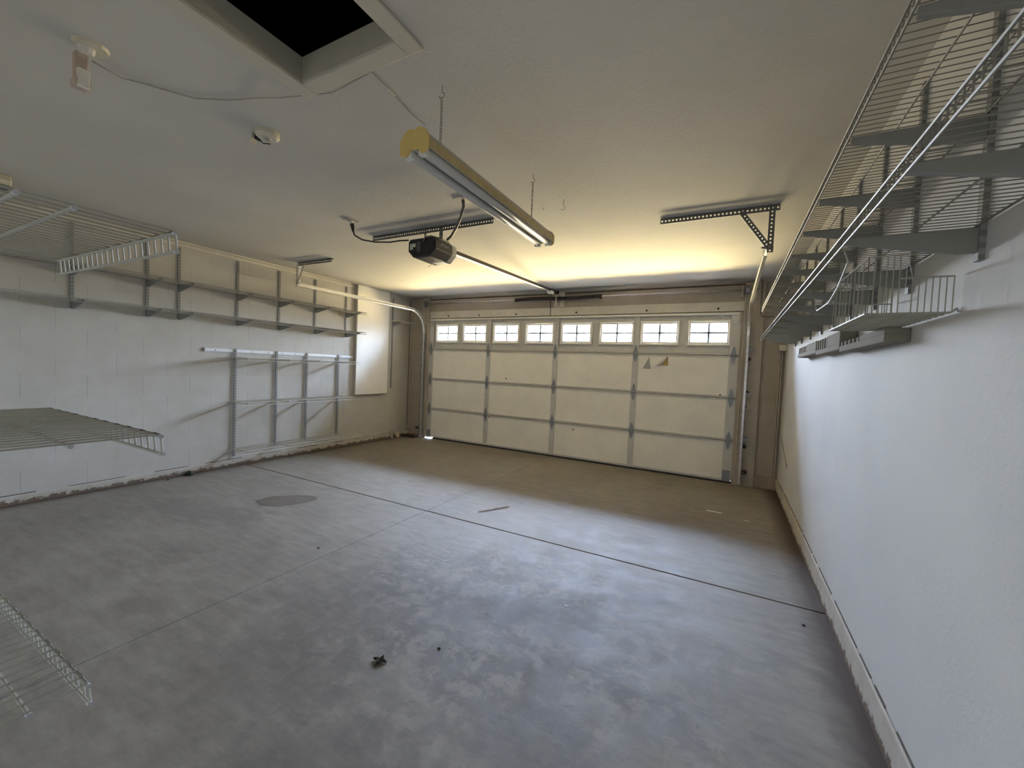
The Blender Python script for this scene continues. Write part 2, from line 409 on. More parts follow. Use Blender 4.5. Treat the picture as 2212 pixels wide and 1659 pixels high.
# curbs (footings) along the walls
MBc = B(XL, YB, 0, XL + .028, 0, .083)
struct(MBc.build('baseboard_left', 'curb', bevel=.006))
struct(B(XR - .012, YB, 0, XR, 0, .15).build('baseboard_right', 'curb', bevel=.006))
c = B(XL, -.03, 0, -.15, 0, .15); c.box(5.12, -.03, 0, XR, 0, .15)
struct(c.build('baseboard_front', 'curb_front', bevel=.006))
ln = MB(); y = YB
while y < -.1:
    d = random.uniform(.1, .5); ln.box(XR - .004, y, .149, XR - .0005, min(y + d, 0), .154 + random.uniform(0, .003)); y += d + random.uniform(.02, .12)
struct(ln.build('trim_2', 'curb_line'))
ln = MB(); y = -5.15
while y < -.4:
    d = random.uniform(.08, .45); ln.box(XL + .0005, y, .082, XL + .005, min(y + d, -.3), .087 + random.uniform(0, .003)); y += d + random.uniform(.06, .3)
struct(ln.build('trim_3', 'curb_line'))
# vertical corner strip and rounded bead under the ceiling
struct(B(XL, -.022, .12, XL + .055, -.0, 2.50).build('trim_4', 'jamb'))
c = MB(); c.tube([(XL, -.004, H - .004), (XR, -.004, H - .004)], .022, 10)
struct(c.build('trim_5', 'ceiling', smooth=True))
c = MB(); c.box(XL, -5.8, 2.472, XL + .012, -1.29, 2.497)
c.box(XL, -4.6, H - .012, XL + .014, 0, H)
struct(c.build('trim_6', 'header'))
# header board over the door, side jamb boards, centre spring pad, side pads
struct(B(.013, -.020, 2.150, 4.905, 0, 2.268).build('trim_7', 'header', bevel=.003))
struct(B(-.146, -.04, 0, .0, 0, 2.512).build('trim_8', 'jamb', bevel=.003))
struct(B(4.905, -.04, 0, 5.119, 0, 2.49).build('trim_9', 'jamb', bevel=.003))
struct(B(2.40, -.04, 2.268, 2.56, 0, 2.50).build('trim_10', 'header', bevel=.003))
c = B(.0, -.012, 2.47, 4.905, 0, 2.483); struct(c.build('trim_11', 'joint'))

# ------------------------------------------------------------------ attic hatch
t = thing('attic_hatch', 'open attic hatch in the ceiling with mitred white trim around a dark opening', 'hatch', (3.355, -5.04, H))
w_ = .074
for (x0, x1) in ((HX0 - w_, HX0), (HX1, HX1 + w_)):
    MB().box(x0, HY0 - w_, H - .012, x1, HY1 + w_, H).build('side_trim', 'trimpaint', t, bevel=.004)
MB().box(HX0, HY1, H - .012, HX1, HY1 + w_, H).build('end_trim', 'trimpaint', t, bevel=.004)
MB().box(HX0, HY0 - w_, H - .012, HX1, HY0, H).build('end_trim', 'trimpaint', t, bevel=.004)
c = MB(); q = .012; ZT = H + .10
c.box(HX0 - q, HY0 - q, H - .004, HX0 + .004, HY1 + q, ZT); c.box(HX1 - .004, HY0 - q, H - .004, HX1 + q, HY1 + q, ZT)
c.box(HX0, HY1 - .004, H - .004, HX1, HY1 + q, ZT); c.box(HX0, HY0 - q, H - .004, HX1, HY0 + .004, ZT)
c.build('shaft_lining', 'trimpaint', t)
c = MB()
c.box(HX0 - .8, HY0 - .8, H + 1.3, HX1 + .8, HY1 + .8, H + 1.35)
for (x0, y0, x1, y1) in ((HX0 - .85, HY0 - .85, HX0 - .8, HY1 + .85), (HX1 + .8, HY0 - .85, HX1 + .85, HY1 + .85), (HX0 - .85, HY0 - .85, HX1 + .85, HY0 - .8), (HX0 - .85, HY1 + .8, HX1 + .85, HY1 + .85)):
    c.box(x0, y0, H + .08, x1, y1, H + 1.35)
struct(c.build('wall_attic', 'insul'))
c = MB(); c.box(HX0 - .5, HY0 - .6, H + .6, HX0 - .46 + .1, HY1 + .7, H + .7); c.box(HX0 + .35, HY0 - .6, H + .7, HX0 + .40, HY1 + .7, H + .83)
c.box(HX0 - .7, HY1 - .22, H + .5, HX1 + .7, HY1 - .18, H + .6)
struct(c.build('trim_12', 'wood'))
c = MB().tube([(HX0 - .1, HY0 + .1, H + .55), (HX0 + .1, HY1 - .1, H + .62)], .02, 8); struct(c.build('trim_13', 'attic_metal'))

# ------------------------------------------------------------------ garage door
door = bpy.data.objects.new('door_1', None); COL.objects.link(door); door.location = (W / 2, 0, 0); WL['door_1'] = Vector((W / 2, 0, 0)); struct(door)
SX = [0.0, 1.247, 2.4385, 3.63, W]
ZS = [.022, .533, 1.067, 1.600, 2.134]
WX = [(.135, .635), (.712, 1.212), (1.315, 1.815), (1.910, 2.410), (2.505, 3.0), (3.098, 3.603), (3.672, 4.180), (4.272, 4.778)]
WZ0, WZ1 = 1.716, 2.052; GZ0, GZ1 = 1.766, 2.006; GI = .042
for k in range(4):
    z0, z1 = ZS[k] + .002, ZS[k + 1] - .002
    s = MB()
    if k < 3: s.box(0, .030, z0, W, .050, z1)
    else:
        s.box(0, .030, z0, W, .050, GZ0); s.box(0, .030, GZ1, W, .050, 2.142)
        xs = [0] + [q for wx in WX for q in (wx[0] + GI, wx[1] - GI)] + [W]
        for i in range(0, len(xs), 2): s.box(xs[i], .030, GZ0, xs[i + 1], .050, GZ1)
    sec = s.build('door_section', 'stile', door)
    # folded top and bottom edges
    r = MB()
    for (a0, a1) in ((z0, z0 + .026), (z1 - .022, z1)):
        r.box(.006, -.003, a0 + .001, W - .006, .03, a1 - .001)
    r.build('edge_rail', 'doorrail', sec, bevel=.002)
    for i, x in enumerate(SX):
        hw = .04; x0, x1 = x - hw, x + hw
        if i == 0: x0, x1 = .0, .095
        if i == 4: x0, x1 = W - .105, W - .0
        MB().box(x0, -.002, z0 + .02, x1, .03, z1 - .02).build('stile', 'stile', sec, bevel=.003)
    for i in range(4):
        xa = SX[i] + (.095 if i == 0 else .04); xb = SX[i + 1] - (.105 if i == 3 else .04)
        if k < 3:
            MB().box(xa, .008, z0 + .024, xb, .030, z1 - .02).build('insulation_panel', 'panel', sec)
    if k == 3:
        for (a, b_) in WX:
            # raised frame ring with a sloped inner edge
            s = MB(); n0 = len(s.v)
            A = [(a, b_, WZ0, WZ1, .030), (a, b_, WZ0, WZ1, .004), (a + .006, b_ - .006, WZ0 + .006, WZ1 - .006, -.002), (a + .020, b_ - .020, WZ0 + .020, WZ1 - .020, -.002), (a + .026, b_ - .026, WZ0 + .026, WZ1 - .026, .006), (a + GI, b_ - GI, GZ0, GZ1, .010), (a + GI, b_ - GI, GZ0, GZ1, .036)]
            for (p, q, r0, r1, yy) in A: s.v += [(p, yy, r0), (q, yy, r0), (q, yy, r1), (p, yy, r1)]
            for i in range(len(A) - 1):
                for j in range(4):
                    j2 = (j + 1) % 4; s.f.append((n0 + i * 4 + j, n0 + i * 4 + j2, n0 + i * 4 + 4 + j2, n0 + i * 4 + 4 + j))
            s.build('window_frame', 'winframe', sec)
            xm = (a + b_) / 2; zm = (GZ0 + GZ1) / 2
            s = MB().box(xm - .014, .0346, GZ0, xm + .014, .042, GZ1).box(a + GI, .0346, zm - .0125, b_ - GI, .0415, zm + .0125)
            s.build('muntin', 'muntin', sec)
            MB().box(a + GI - .01, .0325, GZ0 - .01, b_ - GI + .01, .0345, GZ1 + .01).build('pane', 'glass', sec)
# dark backing strip added behind every joint to block light leaking between sections
for z in ZS[1:4]: MB().box(0, .036, z - .014, W, .056, z + .014).build('joint_backing', 'seam', door)
MB().box(.15, -.012, .0, 4.88, .03, .022).build('bottom_seal', 'seal', door)
for z in ZS[1:4]:
    for i, x in enumerate((.052, 1.247, 2.4385, 3.63, 4.822)):
        s = MB()
        for sg in (1, -1):
            p = [(-.033, .012), (-.026, .045), (-.006, .112), (.006, .112), (.026, .045), (.033, .012)]
            s.prism([(x + a, -.012, z + sg * b_) for a, b_ in p], (0, .004, 0))
        hg = s.build('hinge', 'hinge', door)
        MB().tube([(x - .034, -.016, z), (x + .034, -.016, z)], .009, 8).build('hinge_pin', 'dull_steel', hg)
# top strut with bright lip
s = MB().box(.01, -.022, 2.112, W - .01, -.004, 2.118).box(.01, -.025, 2.112, W - .01, -.022, 2.134).box(.01, -.008, 2.108, W - .01, -.004, 2.134)
s.build('top_strut', 'track', door)
for x in (.055, W - .055):
    s = MB().box(x - .035, -.010, 2.00, x + .035, -.004, 2.10).box(x - .035, -.04, 2.03, x + .035, -.035, 2.07)
    s.build('top_bracket', 'galv', door)
    s = MB().box(x - .045, -.012, .02, x + .045, -.004, .16)
    s.build('bottom_bracket', 'dull_steel', door)
s = MB().box(2.425, -.014, 1.99, 2.452, -.006, 2.11)
pts = [(2.4385 + .022 * math.cos(a), -.02, 2.04 + .022 * math.sin(a)) for a in [i * math.pi / 6 for i in range(13)]]
s.tube(pts, .005, 6); s.build('arm_bracket', 'galv', door)
# torn facing flaps on the upper right panel
s = MB().prism([(3.735, .002, 1.40), (3.84, .002, 1.395), (3.815, .002, 1.56)], (0, .004, 0)); s.build('torn_flap', 'foil', door)
s = MB().prism([(3.95, .003, 1.448), (4.062, .003, 1.448), (4.055, .003, 1.572)], (0, .004, 0)); lab(s.build('torn_patch', 'tan', door), 'bare yellow foam where the facing is torn')
s = MB(); n0 = 0
for i in range(7):
    f_ = i / 6; top = Vector((4.052, .001, 1.572)); bot = Vector((3.965, .001, 1.446))
    a = Vector((4.052 - .02 * f_, -.002 - .016 * math.sin(f_ * 2.6), 1.572 - .004 * f_)); b_ = Vector((3.985 - .095 * f_, -.002 - .045 * math.sin(f_ * 2.6), 1.448 - .006 * f_))
    s.v += [tuple(a), tuple(b_)]
    if i: s.f.append((2 * i - 2, 2 * i - 1, 2 * i + 1, 2 * i))
s.build('curled_flap', 'panel', door, smooth=True, solid=.002)
s = MB()
pts = [(4.62, -.05, 2.125), (4.66, -.04, 2.09), (4.72, -.03, 2.06), (4.80, -.02, 2.045), (4.85, -.012, 2.045)]
s.tube(pts, .004, 5); s.tube([(4.645, -.05, 2.11), (4.675, -.042, 2.10), (4.665, -.04, 2.06)], .0035, 5); s.build('loose_strap', 'paint_chip', door)
for (x, z) in ((1.60, 1.15), (1.305, .555), (1.31, .50), (2.78, .45), (4.70, 1.10)):
    MB().tube([(x, .004, z), (x, .008, z)], .011, 7).build('dent', 'seam', door)
# sunlit gaps under both bottom corners are simply open to the outside

# ------------------------------------------------------------------ door tracks
def arc(y0, z0, r, n=10):
    return [(y0 + r * math.sin(a), z0 - r * (1 - math.cos(a))) for a in [math.pi / 2 * i / n for i in range(n + 1)]]
def track(x, sgn, zt, yend, label, reinf):
    t = thing('door_track', label, 'track', (x, -.08, 0), 'garage door tracks')
    rad = .37; yy = -.085
    path = [(yend, zt)] + [(yend + (yy - rad - yend) * i / 3, zt) for i in (1, 2)] + arc(yy - rad, zt, rad) + [(yy, .03)]
    pr = [(0, -.026), (.022, -.026), (.026, -.018), (.026, -.014), (.023, -.014), (.022, -.023), (.003, -.023), (.003, .023), (.022, .023), (.023, .014), (.026, .014), (.026, .018), (.022, .026), (0, .026)]
    pr = [(-sgn * u + sgn * .013, v) for u, v in pr]
    hor = [(x, a, b_) for a, b_ in path[:-1]]
    ob = MB().sweep(pr, hor, (1, 0, 0)).build('horizontal_track', 'track', t)
    MB().sweep(pr, [(x, a, b_) for a, b_ in path[-2:]], (1, 0, 0)).build('vertical_track', 'galv', t)
    s = MB().box(x + sgn * .014, -.128, .02, x + sgn * .018, -.040, 2.0)
    s.build('jamb_angle', 'dull_steel', t)
    if reinf:
        s = MB(); s.sweep([(sgn * .020, -.03), (sgn * .023, -.03), (sgn * .023, .035), (sgn * .020, .035)], [(x, a, b_ + .0) for a, b_ in ([(-.95, zt)] + path[3:9])], (1, 0, 0))
        s.build('splice_angle', 'galv', t)
    for z in (.55, 1.1, 1.65):
        MB().box(x - sgn * .02 + sgn * .03, -.10, z, x + sgn * .07, -.042, z + .05).build('wall_clip', 'dull_steel', t)
    return t
track(-.055, -1, 2.262, -2.515, 'pale steel garage door track beside the left block wall', False)
track(4.962, 1, 2.215, -2.405, 'pale steel garage door track below the right wire shelves', True)
def hanger(x0, x1, y, xh, zt, brace, label):
    t = thing('track_hanger', label, 'hanger', ((x0 + x1) / 2, y, H - .05), 'perforated hangers for the door tracks')
    s = MB().perf((x0, y, H - .044), (1, 0, 0), (0, 0, 1), x1 - x0, .040, .0255, .0075)
    s.perf((x0, y, H - .003), (1, 0, 0), (0, 1, 0), x1 - x0, .036, .0255, .006)
    s.build('ceiling_angle', 'angle', t, solid=.0025)
    s = MB().perf((xh - .018, y - .004, zt - .035), (0, 0, 1), (1, 0, 0), H - .01 - zt + .035, .036, .0255, .0065)
    s.perf((xh + .018, y - .004, zt - .035), (0, 0, 1), (0, 1, 0), H - .01 - zt + .035, .03, .0255, .006)
    s.build('drop_strap', 'angle' if brace[0] else 'galv', t, solid=.0025)
    a = Vector((brace[1], y - .006, H - .03)); b_ = Vector((xh, y - .006, zt - .01)); d = (b_ - a); Ln = d.length; d.normalize()
    wd = d.cross(Vector((0, 1, 0))).normalized()
    s = MB().perf(a - wd * .016, d, wd, Ln, .032, .0255, .006); 
    s.perf(a - wd * .016, d, (0, 1, 0), Ln, .022, .0255, .005)
    s.build('brace', 'angle' if brace[0] else 'galv', t, solid=.0025)
    MB().tube([(xh - .05 * brace[2], y - .012, zt), (xh + .02, y + .02, zt)], .008, 6).build('bolt', 'dull_steel', t)
hanger(-.03, .60, -2.53, -.035, 2.272, (False, .105, -1), 'short dark perforated hanger on the ceiling above the left door track')
hanger(4.253, 5.03, -2.45, 4.985, 2.235, (True, 4.80, 1), 'perforated hanger with diagonal brace on the ceiling above the right door track')

# ------------------------------------------------------------------ torsion spring
t = thing('torsion_spring', 'black torsion spring on a thin steel shaft over the garage door', 'spring', (2.44, -.10, 2.39))
MB().tube([(-.10, -.10, 2.39), (5.04, -.10, 2.39)], .011, 8).build('shaft', 'shaft', t, smooth=True)
for (x0, x1) in ((1.79, 2.448), (2.475, 3.12)):
    s = MB(); n = 64; pts = []; rr = []
    for i in range(n + 1):
        f_ = i / n; x = x0 + (x1 - x0) * f_; dz = .007 * math.sin((x - 1.79) * 5.2)
        pts.append((x, -.10, 2.39 + dz)); rr.append(.0255 + (.0022 if i % 2 else 0))
    s.tube(pts, rr, 12); s.build('spring_coil', 'spring', t)
for x in (1.785, 3.125): MB().tube([(x - .018, -.10, 2.388), (x + .018, -.10, 2.388)], .030, 10).build('winding_cone', 'spring', t)
s = MB().box(2.452, -.125, 2.30, 2.468, -.04, 2.43).box(2.435, -.046, 2.285, 2.495, -.04, 2.45); s.tube([(2.462, -.14, 2.31), (2.462, -.13, 2.31)], .02, 8)
s.build('centre_bracket', 'shaft', t)
for x in (-.045, 4.925):
    s = MB().tube([(x - .03, -.10, 2.39), (x - .02, -.10, 2.39), (x + .02, -.10, 2.39), (x + .03, -.10, 2.39)], [.055, .045, .045, .055], 14); s.build('cable_drum', 'dull_steel', t)
    MB().box(x - .06, -.11, 2.30, x - .045, -.04, 2.45).build('end_bracket', 'jamb', t)
    MB().tube([(x + .0, -.055, 2.36), (x + .0, -.055, .1)], .0022, 4).build('lift_cable', 'dull_steel', t)

# ------------------------------------------------------------------ garage door opener
t = thing('garage_door_opener', 'black garage door opener hanging from the ceiling with its lens facing the door', 'opener', (2.45, -2.95, 2.23))
ox0, ox1, oy0, oy1, oz0, oz1 = 2.305, 2.60, -3.10, -2.80, 2.231, 2.385
ch = .055
def oct_prism(y0, y1, dx=0, dz=0):
    p = [(ox0 + ch + dx, oz0 + dz), (ox1 - ch - dx, oz0 + dz), (ox1 - dx, oz0 + ch), (ox1 - dx, oz1 - .02 - dz), (ox1 - .02 - dx, oz1 - dz), (ox0 + .02 + dx, oz1 - dz), (ox0 + dx, oz1 - .02 - dz), (ox0 + dx, oz0 + ch)]
    return [(x, y0, z) for x, z in p], (0, y1 - y0, 0)
p, v = oct_prism(oy0, oy1 - .075); MB().prism(p, v).build('housing', 'char', t, bevel=.004)
p, v = oct_prism(oy0 - .004, oy0 + .004, .012, .008); back = MB().prism(p, v).build('rear_panel', 'black', t)
p, v = oct_prism(oy1 - .075, oy1, .002, .002); lab(MB().prism(p, v).build('lamp_lens', 'lens', t, bevel=.012), 'pale frosted lamp lens')
MB().box(ox0 + .022, oy0 - .006, 2.315, ox0 + .085, oy0 - .003, 2.345).build('rating_label', 'label', back)
MB().box(ox0 + .022, oy0 - .006, 2.295, ox0 + .055, oy0 - .003, 2.313).build('small_label', 'label', back)
MB().box(ox0 + .095, oy0 - .006, 2.275, ox0 + .135, oy0 - .003, 2.355).build('control_cover', 'darkp', back)
MB().box(ox0 + ch + .01, oy0 + .02, oz0 - .002, ox1 - ch - .005, oy1 - .02, oz0 + .002).build('bottom_plate', 'darkp', t)
s = MB().box(ox0 + ch + .05, oy1 - .11, oz0 - .004, ox1 - ch - .02, oy1 - .03, oz0 - .001); s.build('lens_reflector', 'silver', t)
s = MB(); pts = [(ox1 - .12, oy0 - .012, 2.35), (ox1 - .10, oy0 - .016, 2.382), (ox1 - .05, oy0 - .005, 2.388), (ox1 - .02, oy0 + .06, 2.386)]
s.tube(pts, .007, 6); s.build('wire_loop', 'conduit', t)
s = MB().tube([(2.49, oy0 + .10, oz0), (2.488, oy0 + .10, oz0 - .035), (2.47, oy0 + .07, oz0 - .075)], .0018, 4); s.build('antenna', 'darkp', t)
# hanging straps up to the punched angle
s = MB().perf((2.525, -2.965, 2.37), (0, 0, 1), (1, 0, 0), .145, .036, .0255, .0065); s.perf((2.525, -2.965, 2.37), (0, 0, 1), (0, 1, 0), .145, .03, .0255, .006)
s.build('hanger_strap', 'angle', t, solid=.0025)
s = MB().perf((2.36, -2.965, 2.37), (0, 0, 1), (1, 0, 0), .145, .020, .0255, .005)
s.build('hanger_strap', 'angle', t, solid=.0025)
s = MB().prism([(2.455, -2.985, 2.38), (2.58, -2.985, 2.38), (2.57, -2.985, 2.402), (2.47, -2.985, 2.402)], (0, .1, 0)); s.build('top_plate', 'shaft', t)
# lettering on the right side face
cu = bpy.data.curves.new('lettering', 'FONT'); cu.body = 'LiftMaster'; cu.size = .032; cu.extrude = .0004; cu.align_x = 'CENTER'; cu.align_y = 'CENTER'
tmp = bpy.data.objects.new('tmp', cu); COL.objects.link(tmp)
me = bpy.data.meshes.new_from_object(tmp.evaluated_get(bpy.context.evaluated_depsgraph_get())); bpy.data.objects.remove(tmp, do_unlink=True)
me.transform(Matrix.Translation(Vector((ox1 + .0012, (oy0 + oy1 - .075) / 2, 2.335)) - WL[t.name]) @ Matrix.Rotation(math.pi / 2, 4, 'Z') @ Matrix.Rotation(math.pi / 2, 4, 'X'))
me.materials.clear(); me.materials.append(M['lettering'])
lt = bpy.data.objects.new('lettering', me); COL.objects.link(lt); lt.parent = t
# rail to the door header
ra = Vector((2.44, oy1 - .01, 2.385)); rb = Vector((2.44, -.03, 2.487))
d = (rb - ra).normalized()
s = MB(); u = Vector((1, 0, 0)); nn = u.cross(d)
s.prism([ra + u * a + nn * b_ for a, b_ in ((-.013, -.018), (.013, -.018), (.013, .018), (-.013, .018))], rb - ra); s.build('drive_rail', 'spring', t)
s = MB(); s.prism([ra + u * a + nn * b_ for a, b_ in ((-.0145, -.0195), (.0145, -.0195), (.0145, -.014), (-.0145, -.014))], (rb - ra) * .88); s.build('rail_lip', 'galv', t)
s = MB().box(2.405, -.34, 2.428, 2.475, -.24, 2.462).tube([(2.40, -.29, 2.44), (2.48, -.29, 2.44)], .012, 8); tr = s.build('trolley', 'paint_chip', t)
MB().tube([(2.44, -.28, 2.43), (2.442, -.278, 2.25), (2.446, -.275, 2.10)], [.0075, .0065, .004], 6).build('release_cord', 'black', tr)
s = MB().box(2.41, -.06, 2.462, 2.47, -.04, 2.51).tube([(2.43, -.05, 2.475), (2.43, -.02, 2.475)], .018, 10); s.build('header_bracket', 'spring', t)
# punched angle the opener hangs from
s = MB().perf((1.716, -2.95, H - .048), (1, 0, 0), (0, 0, 1), 1.337, .044, .0255, .0075)
s.perf((1.716, -2.95, H - .003), (1, 0, 0), (0, 1, 0), 1.337, .034, .0255, .006)
o = s.build('ceiling_angle', 'angle', solid=.0025); tag(o, 'long dark perforated steel angle on the ceiling carrying the black opener', 'bracket')
# flexible cable + plate
t = thing('opener_feed_cable', 'bent armoured cable dropping from a ceiling plate to the opener', 'cable', (3.03, -3.34, H))
MB().box(2.975, -3.395, H - .010, 3.09, -3.285, H).build('cover_plate', 'plate', t, bevel=.003)
s = MB().tube([(3.03, -3.34, H - .008), (3.028, -3.33, H - .05), (2.98, -3.29, H - .10), (2.86, -3.18, H - .135), (2.72, -3.06, H - .15), (2.64, -3.00, H - .145)], .011, 8); s.build('armoured_cable', 'conduit', t, smooth=True)
t = thing('power_cord', 'black power cord drooping from a ceiling outlet to the opener', 'cord', (1.878, -3.346, H))
MB().box(1.84, -3.40, H - .008, 1.915, -3.29, H).build('outlet_plate', 'plate', t, bevel=.002)
MB().box(1.865, -3.345, H - .035, 1.89, -3.32, H - .008).build('outlet_face', 'paint_chip', t)
MB().tube([(1.878, -3.335, H - .030), (1.882, -3.33, H - .055), (1.885, -3.325, H - .095)], [.018, .016, .008], 8).build('plug', 'black', t)
s = MB().tube([(1.885, -3.325, H - .09), (1.90, -3.32, H - .125), (1.96, -3.29, H - .16), (2.06, -3.24, H - .175), (2.17, -3.18, H - .17), (2.24, -3.13, H - .15), (2.297, -3.09, H - .142)], .0065, 6); s.build('cord', 'black', t, smooth=True)

# ------------------------------------------------------------------ hanging fluorescent light
lx, ly0, ly1, lz = 3.64, -4.53, -3.245, 2.175
t = thing('fluorescent_light', 'yellow-ended fluorescent shop light hanging on two chains from the ceiling', 'ceiling light', (lx, (ly0 + ly1) / 2, lz))
hw = .068
prof = [(-hw, .0), (-.060, .0), (-.036, .030), (-.008, .014), (.008, .014), (.036, .030), (.060, .0), (hw, .0), (hw, .030), (.052, .062), (.030, .074), (-.030, .074), (-.052, .062), (-hw, .030)]
s = MB().prism([(lx + a, ly0 + .008, lz + b_) for a, b_ in prof], (0, ly1 - ly0 - .016, 0)); s.build('reflector', 'reflector', t)
cap = [(-hw - .004, -.010), (-.056, -.022), (-.036, -.022), (-.018, -.002), (.018, -.002), (.036, -.022), (.056, -.022), (hw + .004, -.010), (hw + .006, .036), (.056, .066), (.032, .080), (.012, .080), (0, .072), (-.012, .080), (-.032, .080), (-.056, .066), (-hw - .006, .036)]
for y in (ly0, ly1 - .008):
    lab(MB().prism([(lx + a, y, lz + b_) for a, b_ in cap], (0, .008, 0)).build('end_cap', 'yellow', t, bevel=.001), 'yellowed plastic end cap')
for sx in (-1, 1):
    s = MB().box(lx + sx * (hw + .0005), ly0 + .01, lz - .002, lx + sx * (hw + .005), ly1 - .01, lz + .033); s.build('reflector_edge', 'yellowed' if sx > 0 else 'reflector', t)
    MB().tube([(lx + sx * .036, ly0 + .03, lz - .004), (lx + sx * .036, ly1 - .03, lz - .004)], .0185, 12).build('fluorescent_tube', 'tube', t, smooth=True)
    for y in (ly0 + .008, ly1 - .03): MB().box(lx + sx * .036 - .017, y, lz - .026, lx + sx * .036 + .017, y + .022, lz + .02).build('tube_socket', 'socket', t)
MB().box(lx - .006, ly0 + .01, lz - .002, lx + .006, ly1 - .01, lz + .016).build('centre_ridge', 'tube', t)
for i, (cx, cy) in enumerate(((3.632, -4.357), (3.655, -3.486))):
    s = MB(); z = H - .05; k = 0
    while z > lz + .082:
        r0 = .0045
        if k % 2 == 0: pts = [(cx - r0, cy, z), (cx - r0, cy, z - .018), (cx + r0, cy, z - .018), (cx + r0, cy, z), (cx - r0, cy, z)]
        else: pts = [(cx, cy - r0, z), (cx, cy - r0, z - .018), (cx, cy + r0, z - .018), (cx, cy + r0, z), (cx, cy - r0, z)]
        s.tube(pts, .0016, 4, cap=False); z -= .0145; k += 1
    s.build('chain', 'chain', t)
    hk = MB().tube([(cx, cy, H + .001), (cx, cy, H - .030), (cx + .012, cy, H - .036), (cx + .014, cy, H - .048), (cx, cy, H - .056), (cx - .012, cy, H - .050), (cx - .013, cy, H - .040)], .002, 5).build('ceiling_hook', 'chain')
    tag(hk, ['small screw hook in the ceiling holding the light chain nearest the hatch', 'small screw hook in the ceiling holding the far light chain nearest the garage door'][i], 'hook', 'ceiling hooks')
hk = MB().tube([(3.695, -3.068, H + .001), (3.695, -3.068, H - .045), (3.709, -3.068, H - .058), (3.706, -3.068, H - .074), (3.692, -3.068, H - .078), (3.682, -3.068, H - .068)], .0022, 5).build('ceiling_hook', 'chain')
tag(hk, 'empty screw hook in the ceiling right of the shop light', 'hook', 'ceiling hooks')
o = MB().tube([(3.505, -2.985, H + .001), (3.505, -2.985, H - .022)], [.004, .006], 6).build('ceiling_screw', 'paint_chip'); tag(o, 'tiny pale screw in the ceiling beside the shop light far end', 'screw')
# cable run on the ceiling: box -> hatch corner -> light
t0 = MB().tube([(2.47, -5.11, H - .045), (2.40, -5.0, H - .02), (2.41, -4.94, H - .006), (2.514, -4.777, H - .006), (2.65, -4.70, H - .005), (2.782, -4.656, H - .005), (2.93, -4.62, H - .02), (3.01, -4.578, H - .008), (3.155, -4.53, H - .006), (3.42, -4.552, H - .006), (3.40, -4.40, H - .006), (3.36, -4.25, H - .03), (3.40, -4.20, H - .12), (3.50, -4.32, H - .20), (3.60, -4.48, 2.255)][0:11], .0028, 6).build('ceiling_cable', 'cable', smooth=True)
tag(t0, 'thin painted cable running along the ceiling past the attic hatch corner', 'cable')
t0 = MB().tube([(3.40, -4.40, H - .006), (3.375, -4.26, H - .004), (3.385, -4.18, H - .01), (3.48, -4.30, H - .12), (3.585, -4.515, 2.258)], .0022, 6).build('light_flex', 'cable', smooth=True)
tag(t0, 'thin flex running from the ceiling to the yellow light end', 'cable')
# hanging outlet adapter on a round plate
t = thing('ceiling_lamp_holder', 'round ceiling plate with a pinkish box-like adapter hanging from it', 'lamp holder', (2.47, -5.13, H))
MB().tube([(2.49, -5.12, H), (2.49, -5.12, H - .012)], [.055, .050], 20).build('round_plate', 'cream', t)
MB().tube([(2.48, -5.13, H - .01), (2.48, -5.13, H - .035)], [.028, .022], 12).build('socket_base', 'paint_chip', t)
s = MB().box(2.440, -5.160, H - .135, 2.474, -5.120, H - .03).box(2.435, -5.165, H - .168, 2.490, -5.115, H - .135); s.build('adapter_body', 'pinkish', t, bevel=.006)
MB().box(2.474, -5.158, H - .169, 2.492, -5.122, H - .10).build('adapter_face', 'paint_chip', t, bevel=.003)
# smoke detector with its cover ajar
t = thing('smoke_detector', 'cream smoke detector on the ceiling with its battery cover hanging open', 'smoke detector', (2.54, -4.45, H))
MB().tube([(2.545, -4.455, H), (2.545, -4.455, H - .022), (2.545, -4.455, H - .034)], [.058, .058, .044], 16).build('detector_body', 'cream', t)
MB().tube([(2.545, -4.455, H - .033), (2.545, -4.455, H - .040)], [.020, .016], 10).build('sounder_grille', 'plate', t)
MB().prism([(2.485, -4.50, H - .004), (2.475, -4.465, H - .004), (2.462, -4.465, H - .055), (2.472, -4.50, H - .055)], (.003, 0, 0)).build('battery_cover', 'cream', t)
MB().tube([(2.492, -4.49, H - .03), (2.50, -4.45, H - .045), (2.515, -4.42, H - .038)], .0028, 5).build('battery_wire', 'black', t)
MB().box(2.472, -4.485, H - .032, 2.490, -4.455, H - .010).build('battery_bay', 'black', t)
# sensor box at far left
t = thing('motion_sensor', 'cream wedge-shaped sensor on the ceiling above the upper left shelf', 'sensor', (.195, -4.92, H))
MB().prism([(.10, -4.98, H), (.24, -4.98, H), (.265, -4.98, H - .045), (.24, -4.98, H - .075), (.10, -4.98, H - .075)], (0, .10, 0)).build('sensor_body', 'cream', t, bevel=.006)
MB().box(.10, -4.975, H - .085, .25, -4.885, H - .075).build('sensor_base', 'darkp', t)

